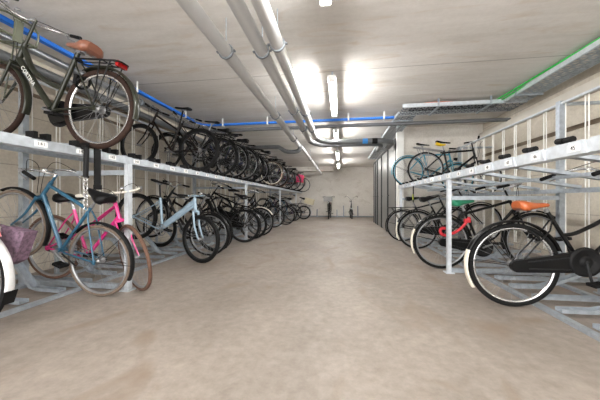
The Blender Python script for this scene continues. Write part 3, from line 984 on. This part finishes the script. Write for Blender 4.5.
    # rear rack
    if g('rack'):
        rz = 2 * Rw + 0.055
        x0, x1 = sc.x - 0.06, g('rack_end', -0.30)
        rk = S()
        hw = 0.065
        rk.tube([(x0, -hw, rz), (x1 + 0.03, -hw, rz), (x1, -hw + 0.03, rz), (x1, hw - 0.03, rz), (x1 + 0.03, hw, rz), (x0, hw, rz), (x0 + 0.03, hw - 0.03, rz), (x0 + 0.03, -hw + 0.03, rz)], 0.0075, 6, True)
        for xx in (-0.04, -0.14):
            rk.tube([(xx, -hw, rz), (xx, hw, rz)], 0.005, 5)
        rk.tube([(x0, 0, rz), (x1, 0, rz)], 0.005, 5)
        for sy in (-1, 1):
            rk.tube([(x1 + 0.08, sy * hw, rz), (0.0, sy * 0.066, Rw + 0.02)], 0.006, 6)
            rk.tube([(-0.02, sy * hw, rz), (0.0, sy * 0.066, Rw + 0.02)], 0.006, 6)
        rk.tube([(x0, 0, rz), sc + Vector((-0.015, 0, -0.02))], 0.007, 6)
        rko = rk.build('rear_carrier', M[g('rack')], root)
    else:
        rko = None
    if g('light', True):
        if rko is not None:
            lp = Vector((x1 - 0.018 + g('lamp_in', 0), 0, 2 * Rw + 0.045))
            S().box(lp, (0.03, 0.10, 0.045)).build('rear_light', M['red_lens'], rko)
        elif fen:
            t = R(g('light_a', 150))
            lp = ra + Vector((math.cos(t), 0, math.sin(t))) * (Rw + 0.045)
            S().box(lp, (0.045, 0.045, 0.065), Matrix.Rotation(R(30), 3, 'Y')).build('rear_light', M['red_lens'], root)
        else:
            S().box(sc + up * 0.07 + Vector((-0.025, 0, 0)), (0.025, 0.03, 0.04)).build('rear_light', M['red_lens'], root)
    if g('head', fen is not None):
        hp = crown + Vector((0.09, 0, 0.07))
        h = S().lathe([(0.012, -0.05), (0.030, -0.03), (0.036, 0.015), (0.034, 0.02)], hp, (1, 0, 0), 14)
        h.tube([crown + Vector((0.01, 0, 0.01)), hp + Vector((-0.03, 0, -0.01))], 0.006, 6)
        ho = h.build('headlight', M[g('headm', 'black_matt')], root, mst)
        S().lathe([(0.030, 0.019), (0.022, 0.025), (0.004, 0.027)], hp, (1, 0, 0), 12).build('headlight_lens', M['lens'], ho)
    if g('coat'):
        for sy in (-1, 1):
            out = [(Rw * 1.0 * math.cos(R(a)), Rw * 1.0 * math.sin(R(a))) for a in range(20, 171, 15)] + [(0.0, 0.03)]
            S().prism(out, (0, sy * 0.052, Rw), (1, 0, 0), (0, 0, 1), 0.006).build('coat_guard', M[g('coat')], root)
    if g('stand', hi):
        S().tube([bb + Vector((-0.05, 0.03, -0.02)), bb + Vector((-0.28, 0.09, -0.03))], 0.008, 6).build('kickstand', M['dark_alloy'], root)
    if g('lock'):
        ll = S().torus(Vector((0.02, 0, 2 * Rw - 0.06 + 0.0)) + Vector((0.17, 0, -0.07)), (0.8, 0, 0.6), 0.055, 0.011, 16, 6)
        ll.box(Vector((0.20, 0.055, 2 * Rw - 0.12)), (0.03, 0.03, 0.08))
        ll.build('frame_lock', M['black_matt'], root)
    # loads that are fixed to the bike
    if g('carrier'):            # tubular front carrier
        cz = stem.z - 0.16
        fc = S()
        cx = crown.x + 0.18
        hw = 0.17
        loop = smooth_path([(cx - 0.14, -hw, cz), (cx + 0.10, -hw, cz), (cx + 0.16, 0, cz), (cx + 0.10, hw, cz), (cx - 0.14, hw, cz)], 4)
        fc.tube(loop, 0.010, 8)
        fc.tube([(cx - 0.14, -hw, cz), (cx - 0.14, hw, cz)], 0.010, 8)
        for yy in (-0.08, 0.08):
            fc.tube([(cx - 0.14, yy, cz), (cx + 0.14, yy, cz)], 0.006, 6)
        for sy in (-1, 1):
            fc.tube(smooth_path([(cx - 0.14, sy * hw, cz), (cx - 0.15, sy * hw, cz + 0.12), (cx - 0.145, sy * 0.10, cz + 0.17), (cx - 0.145, 0, cz + 0.17)], 4), 0.009, 8)
            fc.tube([(cx + 0.02, sy * hw * 0.6, cz), fa + Vector((0.0, sy * 0.06, 0.02))], 0.007, 6)
        fc.box((cx - 0.16, 0, cz + 0.05), (0.025, 0.06, 0.19))
        fc.build('front_carrier', M[g('carrier')], root)
    if g('crate'):
        cx, cy_, cz, dx, dy, dz, mm = g('crate')
        bx = S()
        th = 0.012
        bx.box((cx, 0, cz), (dx, dy, th))
        for s_ in (-1, 1):
            bx.box((cx + s_ * (dx - th) / 2, 0, cz + dz / 2), (th, dy, dz))
            bx.box((cx, s_ * (dy - th) / 2, cz + dz / 2), (dx - 2 * th, th, dz))
            bx.box((cx + s_ * dx / 2, 0, cz + dz - 0.012), (0.02, dy + 0.02, 0.024))
            bx.box((cx, s_ * dy / 2, cz + dz - 0.012), (dx + 0.02, 0.02, 0.024))
        bx.build('crate', M[mm], root)
    if g('sidebag'):
        b_ = S()
        b_.prism([(-0.25, 0.13), (-0.17, 0.08), (-0.08, 0.13), (-0.10, 0.36), (-0.31, 0.36)], (0, -0.14, Rw + 0.02), (1, 0, 0), (0, 0, 1), 0.09)
        b_.tube([(-0.28, -0.14, Rw + 0.37), (-0.10, -0.08, 2 * Rw + 0.04), (-0.12, -0.14, Rw + 0.37)], 0.008, 6)
        b_.build('side_bag', M[g('sidebag')], root)
    if g('bag'):
        for sy, mm in ((-1, g('bag')[0]), (1, g('bag')[1])):
            b_ = S()
            out = [(-0.17, 0.0), (0.13, 0.0), (0.15, 0.05), (0.15, 0.28), (0.10, 0.33), (-0.15, 0.33), (-0.19, 0.28), (-0.19, 0.05)]
            b_.prism(out, (-0.10, sy * 0.13, Rw + 0.03), (1, 0, 0), (0, 0, 1), 0.10)
            b_.box((-0.12, sy * 0.185, Rw + 0.26), (0.26, 0.012, 0.12))
            b_.build('pannier', M[mm], root)
    return root

def D(**k):
    return k
DUTCH = D(R=0.36, tr=0.021, wb=1.12, style='step', bar='swept', fender='black', rack='black', case='black', sad='wide', seat_l=0.55, post=0.12, stem=0.16, springs=True)
CITY = D(R=0.35, tr=0.019, wb=1.08, style='diamond', bar='riser', fender='black', rack='black', sad='narrow', seat_l=0.54, post=0.15, stem=0.08)
ROAD = D(R=0.34, tr=0.014, wb=1.02, style='diamond', bar='flat', sad='narrow', seat_l=0.53, post=0.17, stem=0.05, light=False)
TRAIL = D(R=0.345, tr=0.026, wb=1.08, style='sloped', bar='flat', sad='narrow', seat_l=0.50, post=0.20, stem=0.06, rim='dark_alloy', tube=0.020, light=False)
def mk(a, **k):
    d = dict(a); d.update(k); return d
GUL = 'bicycles on the upper left tier'
GLL = 'bicycles on the lower left tier'
GRL = 'bicycles on the lower right tier'
GRU = 'bicycles on the upper right tier'
GB = 'bicycles by the end wall'

def slot(y0, y):
    """centre of the rack slot nearest to y"""
    return y0 + (round((y - y0) / PITCH - 0.5) + 0.5) * PITCH
ZUL = LZ + 0.035 + 0.0045           # inside the upper left channels at the beam
def upl(y, x=-2.20):
    return (x, slot(0.90, y), ZUL + (-x + LB) * 0.11)
def upr(y, x=1.60):
    return (x, slot(0.45, y), RZ + 0.0345 - (x - RB) * 0.17)

# ---- right, lower tier
bike('city_bicycle', 'black upright bicycle with tan leather saddle and cream tipped rear mudguard, nearest on the right', 1.47, 2.62, 0.0, 0,
     mk(DUTCH, hi=True, style='step', crankm='dark_alloy', saddle='tan', tip='cream_fender', fa0=10, fa1=203, pitch=9, bbz=0.335, rim='chrome', barm='chrome', crank=-86, reach=-0.07, sad_s=0.88, group=GRL, rack=None, light=False, seat_l=0.46, post=0.03, stem=0.15, lock=True, sad_tilt=8, sad_dx=-0.10, wb=1.16))
bike('city_bicycle', 'black bicycle with a red chain lock through its rear wheel', 1.33, 3.93, 0.0, 0,
     mk(DUTCH, hi=True, style='diamond', tip='cream_fender', fa0=10, fa1=203, pitch=2, saddle='green_cover', rack=None, light=False, group=GRL, rim='alloy', post=0.08, seat_l=0.50))
bike('city_bicycle', 'black bicycle with white tipped mudguard behind the one with the red chain', 1.42, 5.45, 0.0, 0,
     mk(DUTCH, hi=True, style='step', tip='cream_fender', fa0=10, fa1=203, pitch=7, group=GRL, rack=None, light=False, barm='alloy', seat_l=0.50, stem=0.12))
bike('city_bicycle', 'dark bicycle with black rear carrier beside the white corner post', 1.36, 6.40, 0.0, 0,
     mk(CITY, hi=True, frame='charcoal', pitch=2, light=False, group=GRL, sad='wide', seat_l=0.5, bar='swept'))
# ---- right, upper tier
bike('touring_bicycle', 'black bicycle with yellow cover under its saddle on the upper right tier', *upr(5.75, 1.69), 0,
     mk(CITY, hi=True, frame='black', pitch=-9.6, under='yellow_cover', rim='alloy', fender=None, head=False, light=False, rack='alloy', bar='riser', stem=0.12, group=GRU, tube=0.019, seat_l=0.50))
bike('road_bicycle', 'light teal bicycle at the far end of the upper right tier', *upr(6.40, 1.50), 0,
     mk(ROAD, hi=True, frame='lightteal', pitch=-9.6, tyre='tyre', rim='lightteal', group=GRU, fender='lightteal', bar='moustache', wb=1.05, light=False))

# ---- left, upper tier
bike('transport_bicycle', 'olive green transport bicycle with brown saddle and tubular front carrier', -2.07, 2.10, ZUL, 180,
     mk(DUTCH, hi=True, style='transport', frame='olive', fork='olive', fender='olive', rack='black', carrier='olive_light', saddle='brown_saddle', tyre='tyre_dark', rim='chrome', grip='black_matt', text='CORTINA', head=False,
        pitch=7, tube=0.020, tr=0.024, R=0.345, wb=1.10, group=GUL, stem=0.24, fa0=60, fa1=190, crank=15, lock=True, rack_end=-0.20, lamp_in=0.05, light_h=1, post=0.015, sad_dx=-0.03, reach=0.09, sad_tilt=-6))
bike('trail_bicycle', 'brown black bicycle with high narrow black saddle on a long seat post', *upl(4.10, -2.27), 180,
     mk(TRAIL, hi=True, frame='brownblack', pitch=6.3, postm='black_matt', bar='flat', barm='black_matt', tr=0.030, R=0.355, group=GUL, tube=0.016, post=0.17, sa=80, seat_l=0.52))
ups = [
    (4.72, -2.20, 'city_bicycle', 'black bicycle with riser handlebar just behind the long seat post bike', mk(CITY, frame='black', rim='dark_alloy', bar='riser')),
    (5.34, -2.22, 'city_bicycle', 'dark grey bicycle with silver rims and dark chain case on the upper left tier', mk(DUTCH, frame='charcoal', rim='alloy', style='diamond')),
    (5.65, -2.10, 'hybrid_bicycle', 'navy bicycle with silver handlebar squeezed between dark bikes on the upper tier', mk(CITY, frame='navy', bar='flat', rim='alloy', rack=None)),
    (6.27, -2.16, 'city_bicycle', 'black step through bicycle with wide saddle and black chain case, upper left', mk(DUTCH, frame='black', rim='dark_alloy')),
    (6.89, -2.20, 'city_bicycle', 'dark green bicycle with carrier at the middle of the upper left tier', mk(CITY, frame='dkgreen', rim='alloy', bar='swept')),
    (7.82, -2.02, 'city_bicycle', 'black bicycle with cream wheel rims at the gap in the upper left row', mk(DUTCH, frame='black', tyre='tyre_gum', rim='cream_fender')),
    (8.75, -2.06, 'hybrid_bicycle', 'grey bicycle with flat handlebar just beyond the one with cream rims', mk(CITY, frame='grey_paint', bar='flat', rack=None)),
    (9.37, -2.16, 'city_bicycle', 'brown bicycle with carrier far along the upper left tier', mk(DUTCH, frame='brownblack', tyre='tyre_brown')),
    (9.99, -2.02, 'city_bicycle', 'purple bicycle far along the upper left tier', mk(CITY, frame='purple', bar='swept')),
    (10.61, -2.14, 'city_bicycle', 'navy step through bicycle far along the upper left tier', mk(DUTCH, frame='navy')),
    (11.23, -2.00, 'city_bicycle', 'teal bicycle before the one with bright bags', mk(CITY, frame='teal', bar='swept')),
    (12.16, -1.96, 'city_bicycle', 'bicycle with bright orange and pink panniers on the upper left tier', mk(DUTCH, frame='red_paint', bag=('orange', 'pink_fabric'))),
    (12.78, -2.04, 'road_bicycle', 'red slim bicycle just beyond the bright panniers', mk(ROAD, frame='red_paint')),
    (13.71, -1.88, 'road_bicycle', 'last dark bicycle on the upper left tier by the end wall', mk(ROAD, frame='black', R=0.35, wb=1.05)),
]
for i, (yy, xx, nm, lb, sp) in enumerate(ups):
    bike(nm, lb, *upl(yy, xx), 180, mk(sp, pitch=6.3, steer=((i * 37) % 17 - 8), group=GUL, hi=yy < 6.0, head=False, light=False))

# ---- left, lower tier
bike('city_bicycle', 'partly cut off bicycle with white mudguard, red lamp and patterned side bag', -2.63, 1.58, 0.0, 180,
     mk(DUTCH, hi=True, frame='black', fender='white_fender', sidebag='coat_guard', rack=None, pitch=9, fa0=40, fa1=182, flap=True, light_a=117, group=GLL, case='black'))
bike('road_bicycle', 'teal blue bicycle with gumwall tyres and chrome handlebar', -2.27, 2.30, 0.0, 180,
     mk(ROAD, hi=True, frame='teal', tyre='tyre_gum', tr=0.016, R=0.343, rim='alloy', bar='moustache', wb=0.99, pitch=20, lean=-3, group=GLL, head=False, seat_l=0.54, stem=0.10, post=0.10, sad='wide', fender='black_matt', fa0=25, fa1=188, steer=4, barm='chrome'))
bike('road_bicycle', 'magenta pink bicycle with white taped handlebar and brown tyres facing the aisle', -2.04, 2.50, 0.0, 0,
     mk(ROAD, hi=True, at='front', frame='pink', tyre='tyre_brown', tr=0.018, R=0.345, bar='moustache', barm='white_tape', grip='white_tape', wb=0.99, pitch=-4.5, lean=2, steer=-30, group=GLL, style='mixte', seat_l=0.50, post=0.08, sad='wide', fender=None, stem=0.11, head=False, levers=True))
bike('electric_bicycle', 'ice blue straight tubed electric bicycle facing the aisle', -2.02, 3.76, 0.0, 0,
     mk(TRAIL, hi=True, at='front', frame='iceblue', fork='iceblue', style='ebike', tr=0.026, R=0.352, rim='dark_alloy', bar='flat', barm='iceblue', wb=1.10, pitch=-17, steer=-16, group=GLL, tube=0.022, blade=0.018, fender=None, stem=0.05, head=False, postm='charcoal', seat_l=0.46, post=0.22))
lows = [
    (4.27, -2.16, 180, 'city_bicycle', 'black bicycle beside the ice blue electric one on the lower left tier', mk(CITY, frame='charcoal', rim='alloy', rack=None)),
    (4.62, -2.22, 180, 'trail_bicycle', 'dark brown bicycle with thick black tyres on the lower left tier', mk(TRAIL, frame='brownblack')),
    (5.72, -2.08, 180, 'city_bicycle', 'black diamond framed bicycle with wide saddle raised above its neighbours', mk(DUTCH, frame='black', style='diamond', rim='dark_alloy', saddle='black_saddle')),
    (6.25, -2.05, 180, 'hybrid_bicycle', 'black sloping framed bicycle with thick tyres beside the second post', mk(TRAIL, frame='black', tr=0.024)),
    (6.80, -2.05, 0, 'city_bicycle', 'bicycle with cream front mudguard facing the aisle on the lower left tier', mk(DUTCH, frame='black', fender='cream_fender', at='front')),
    (7.75, -2.30, 0, 'hybrid_bicycle', 'grey bicycle with flat handlebar facing the aisle beyond the second post', mk(CITY, frame='grey_paint', bar='flat', at='front', rack=None)),
    (8.95, -2.22, 180, 'city_bicycle', 'black bicycle with chain case just before the third post', mk(DUTCH, frame='black')),
    (9.95, -2.02, 180, 'road_bicycle', 'slim black bicycle with thin dark wheel rim just past the third post', mk(ROAD, frame='black', rim='dark_alloy', R=0.35)),
    (10.85, -2.10, 180, 'city_bicycle', 'teal bicycle far along the lower left tier', mk(CITY, frame='teal')),
    (11.75, -2.05, 180, 'city_bicycle', 'purple bicycle far along the lower left tier', mk(DUTCH, frame='purple')),
    (12.90, -1.74, 180, 'transport_bicycle', 'black cargo bicycle carrying a cream crate at the far end of the left rack', mk(DUTCH, frame='silver_paint', style='transport', tube=0.026, tr=0.034, R=0.33, fender='silver_paint', crate=(-0.12, 0, 0.79, 0.42, 0.42, 0.25, 'crate'))),
]
for i, (yy, xx, hd, nm, lb, sp) in enumerate(lows):
    pit = (15 if i % 2 == 0 else 3) * (1 if hd == 180 else -1)
    bike(nm, lb, xx, yy, 0.0, hd, mk(sp, pitch=pit, steer=((i * 29) % 21 - 10), group=GLL, hi=yy < 6.0, head=False, light=False))

# ---- by the end wall
def at(px, d):
    r = (px - 300) * d / 275.0
    th = math.atan(41 / 275.0)
    c, s = math.cos(th), math.sin(th)
    return (r * c - d * s, r * s + d * c)
x, y = at(329, 13.6)
bike('city_bicycle', 'black bicycle with a grey crate on its front, standing by the end wall', x, 13.15, 0.0, -92,
     mk(DUTCH, at='front', frame='black', crate=(1.18, 0, 0.86, 0.30, 0.40, 0.22, 'grey_crate'), group=GB, bar='swept', steer=4, lean=2))
x, y = at(351.5, 13.6)
bike('folding_bicycle', 'small wheeled dark folding bicycle with wide high handlebar by the end wall', x, 13.35, 0.0, -88,
     mk(CITY, at='front', frame='charcoal', R=0.22, tr=0.022, wb=0.95, bbz=0.27, seat_l=0.42, post=0.18, head_l=0.30, stem=0.20, bar='high', style='step', rack=None, crown=0.04, group=GB, fender='charcoal', steer=0))

# ================================================================== loose things
t = thing('chain_lock', 'black sleeved chain lock with bare silver links hanging from the left upper beam', 'lock', (-2.12, 1.99, LZ))
S().tube(smooth_path([(0.0, 0, 0.04), (0.03, 0.005, 0.02), (0.035, 0.0, -0.06), (0.03, 0, -0.21)], 5), 0.020, 10).build('sleeve', M['black_matt'], t)
ch = S()
for i in range(8):
    ch.torus((0.03, 0, -0.235 - 0.034 * i), (1, 0, 0) if i % 2 else (0, 1, 0), 0.017, 0.0052, 12, 5)
ch.build('chain_links', M['chrome'], t)
t = thing('strap', 'thick black strap hanging straight from the left upper beam', 'strap', (-2.11, 2.09, LZ))
S().box((0.03, 0, -0.13), (0.012, 0.06, 0.34)).build('webbing', M['black_matt'], t)
S().box((0.032, 0, -0.29), (0.02, 0.066, 0.04)).build('buckle', M['rubber'], t)
t = thing('chain_lock', 'red sleeved chain lock looped on the black bicycle beside the right post', 'lock', (1.36, 3.865, 0.50))
def rl(px, py, d=3.6):
    return ((px - 341) * d * 0.003596 - 1.36, 0, 0.92 + (200 - py) * d / 275 - 0.50)
S().tube(smooth_path([rl(468.5, 217), rl(466, 222), rl(461, 228), rl(454, 233), rl(446, 235.5), rl(441.5, 233), rl(442, 229), rl(446, 228.5)], 5), 0.019, 8).build('sleeve', M['red_sleeve'], t)
S().box(rl(466.5, 220.5), (0.07, 0.045, 0.05)).build('lock_body', M['red_sleeve'], t)
t = thing('strap', 'black and yellow green strap hanging from the right upper beam', 'strap', (1.33, 5.33, RZ))
S().box((-0.01, 0, -0.16), (0.01, 0.05, 0.36)).build('webbing', M['black_matt'], t)
S().box((-0.018, 0, -0.24), (0.008, 0.05, 0.10)).build('reflective_band', M['yellowgreen'], t)
for px, hh, lb in ((317, 0.42, 'first dark wall bracket from the left rack'), (337, 0.40, 'dark wall bracket between the two end wall bicycles, left one'), (343.5, 0.62, 'tall dark wall bracket between the two end wall bicycles, right one'), (357.5, 0.60, 'dark wall bracket right of the folding bicycle')):
    x, y = at(px, 15.0)
    t = thing('wall_bracket', lb, 'bracket', (x, Y1, 0), 'brackets at the foot of the end wall')
    S().prism([(0, 0), (-0.22, 0), (-0.20, 0.05), (-0.05, hh), (0, hh)], (0, 0, 0), (0, 1, 0), (0, 0, 1), 0.05).build('upright', M['galv_dark'], t)
    S().box((0, -0.13, 0.006), (0.12, 0.24, 0.012)).build('foot_plate', M['galv_dark'], t)
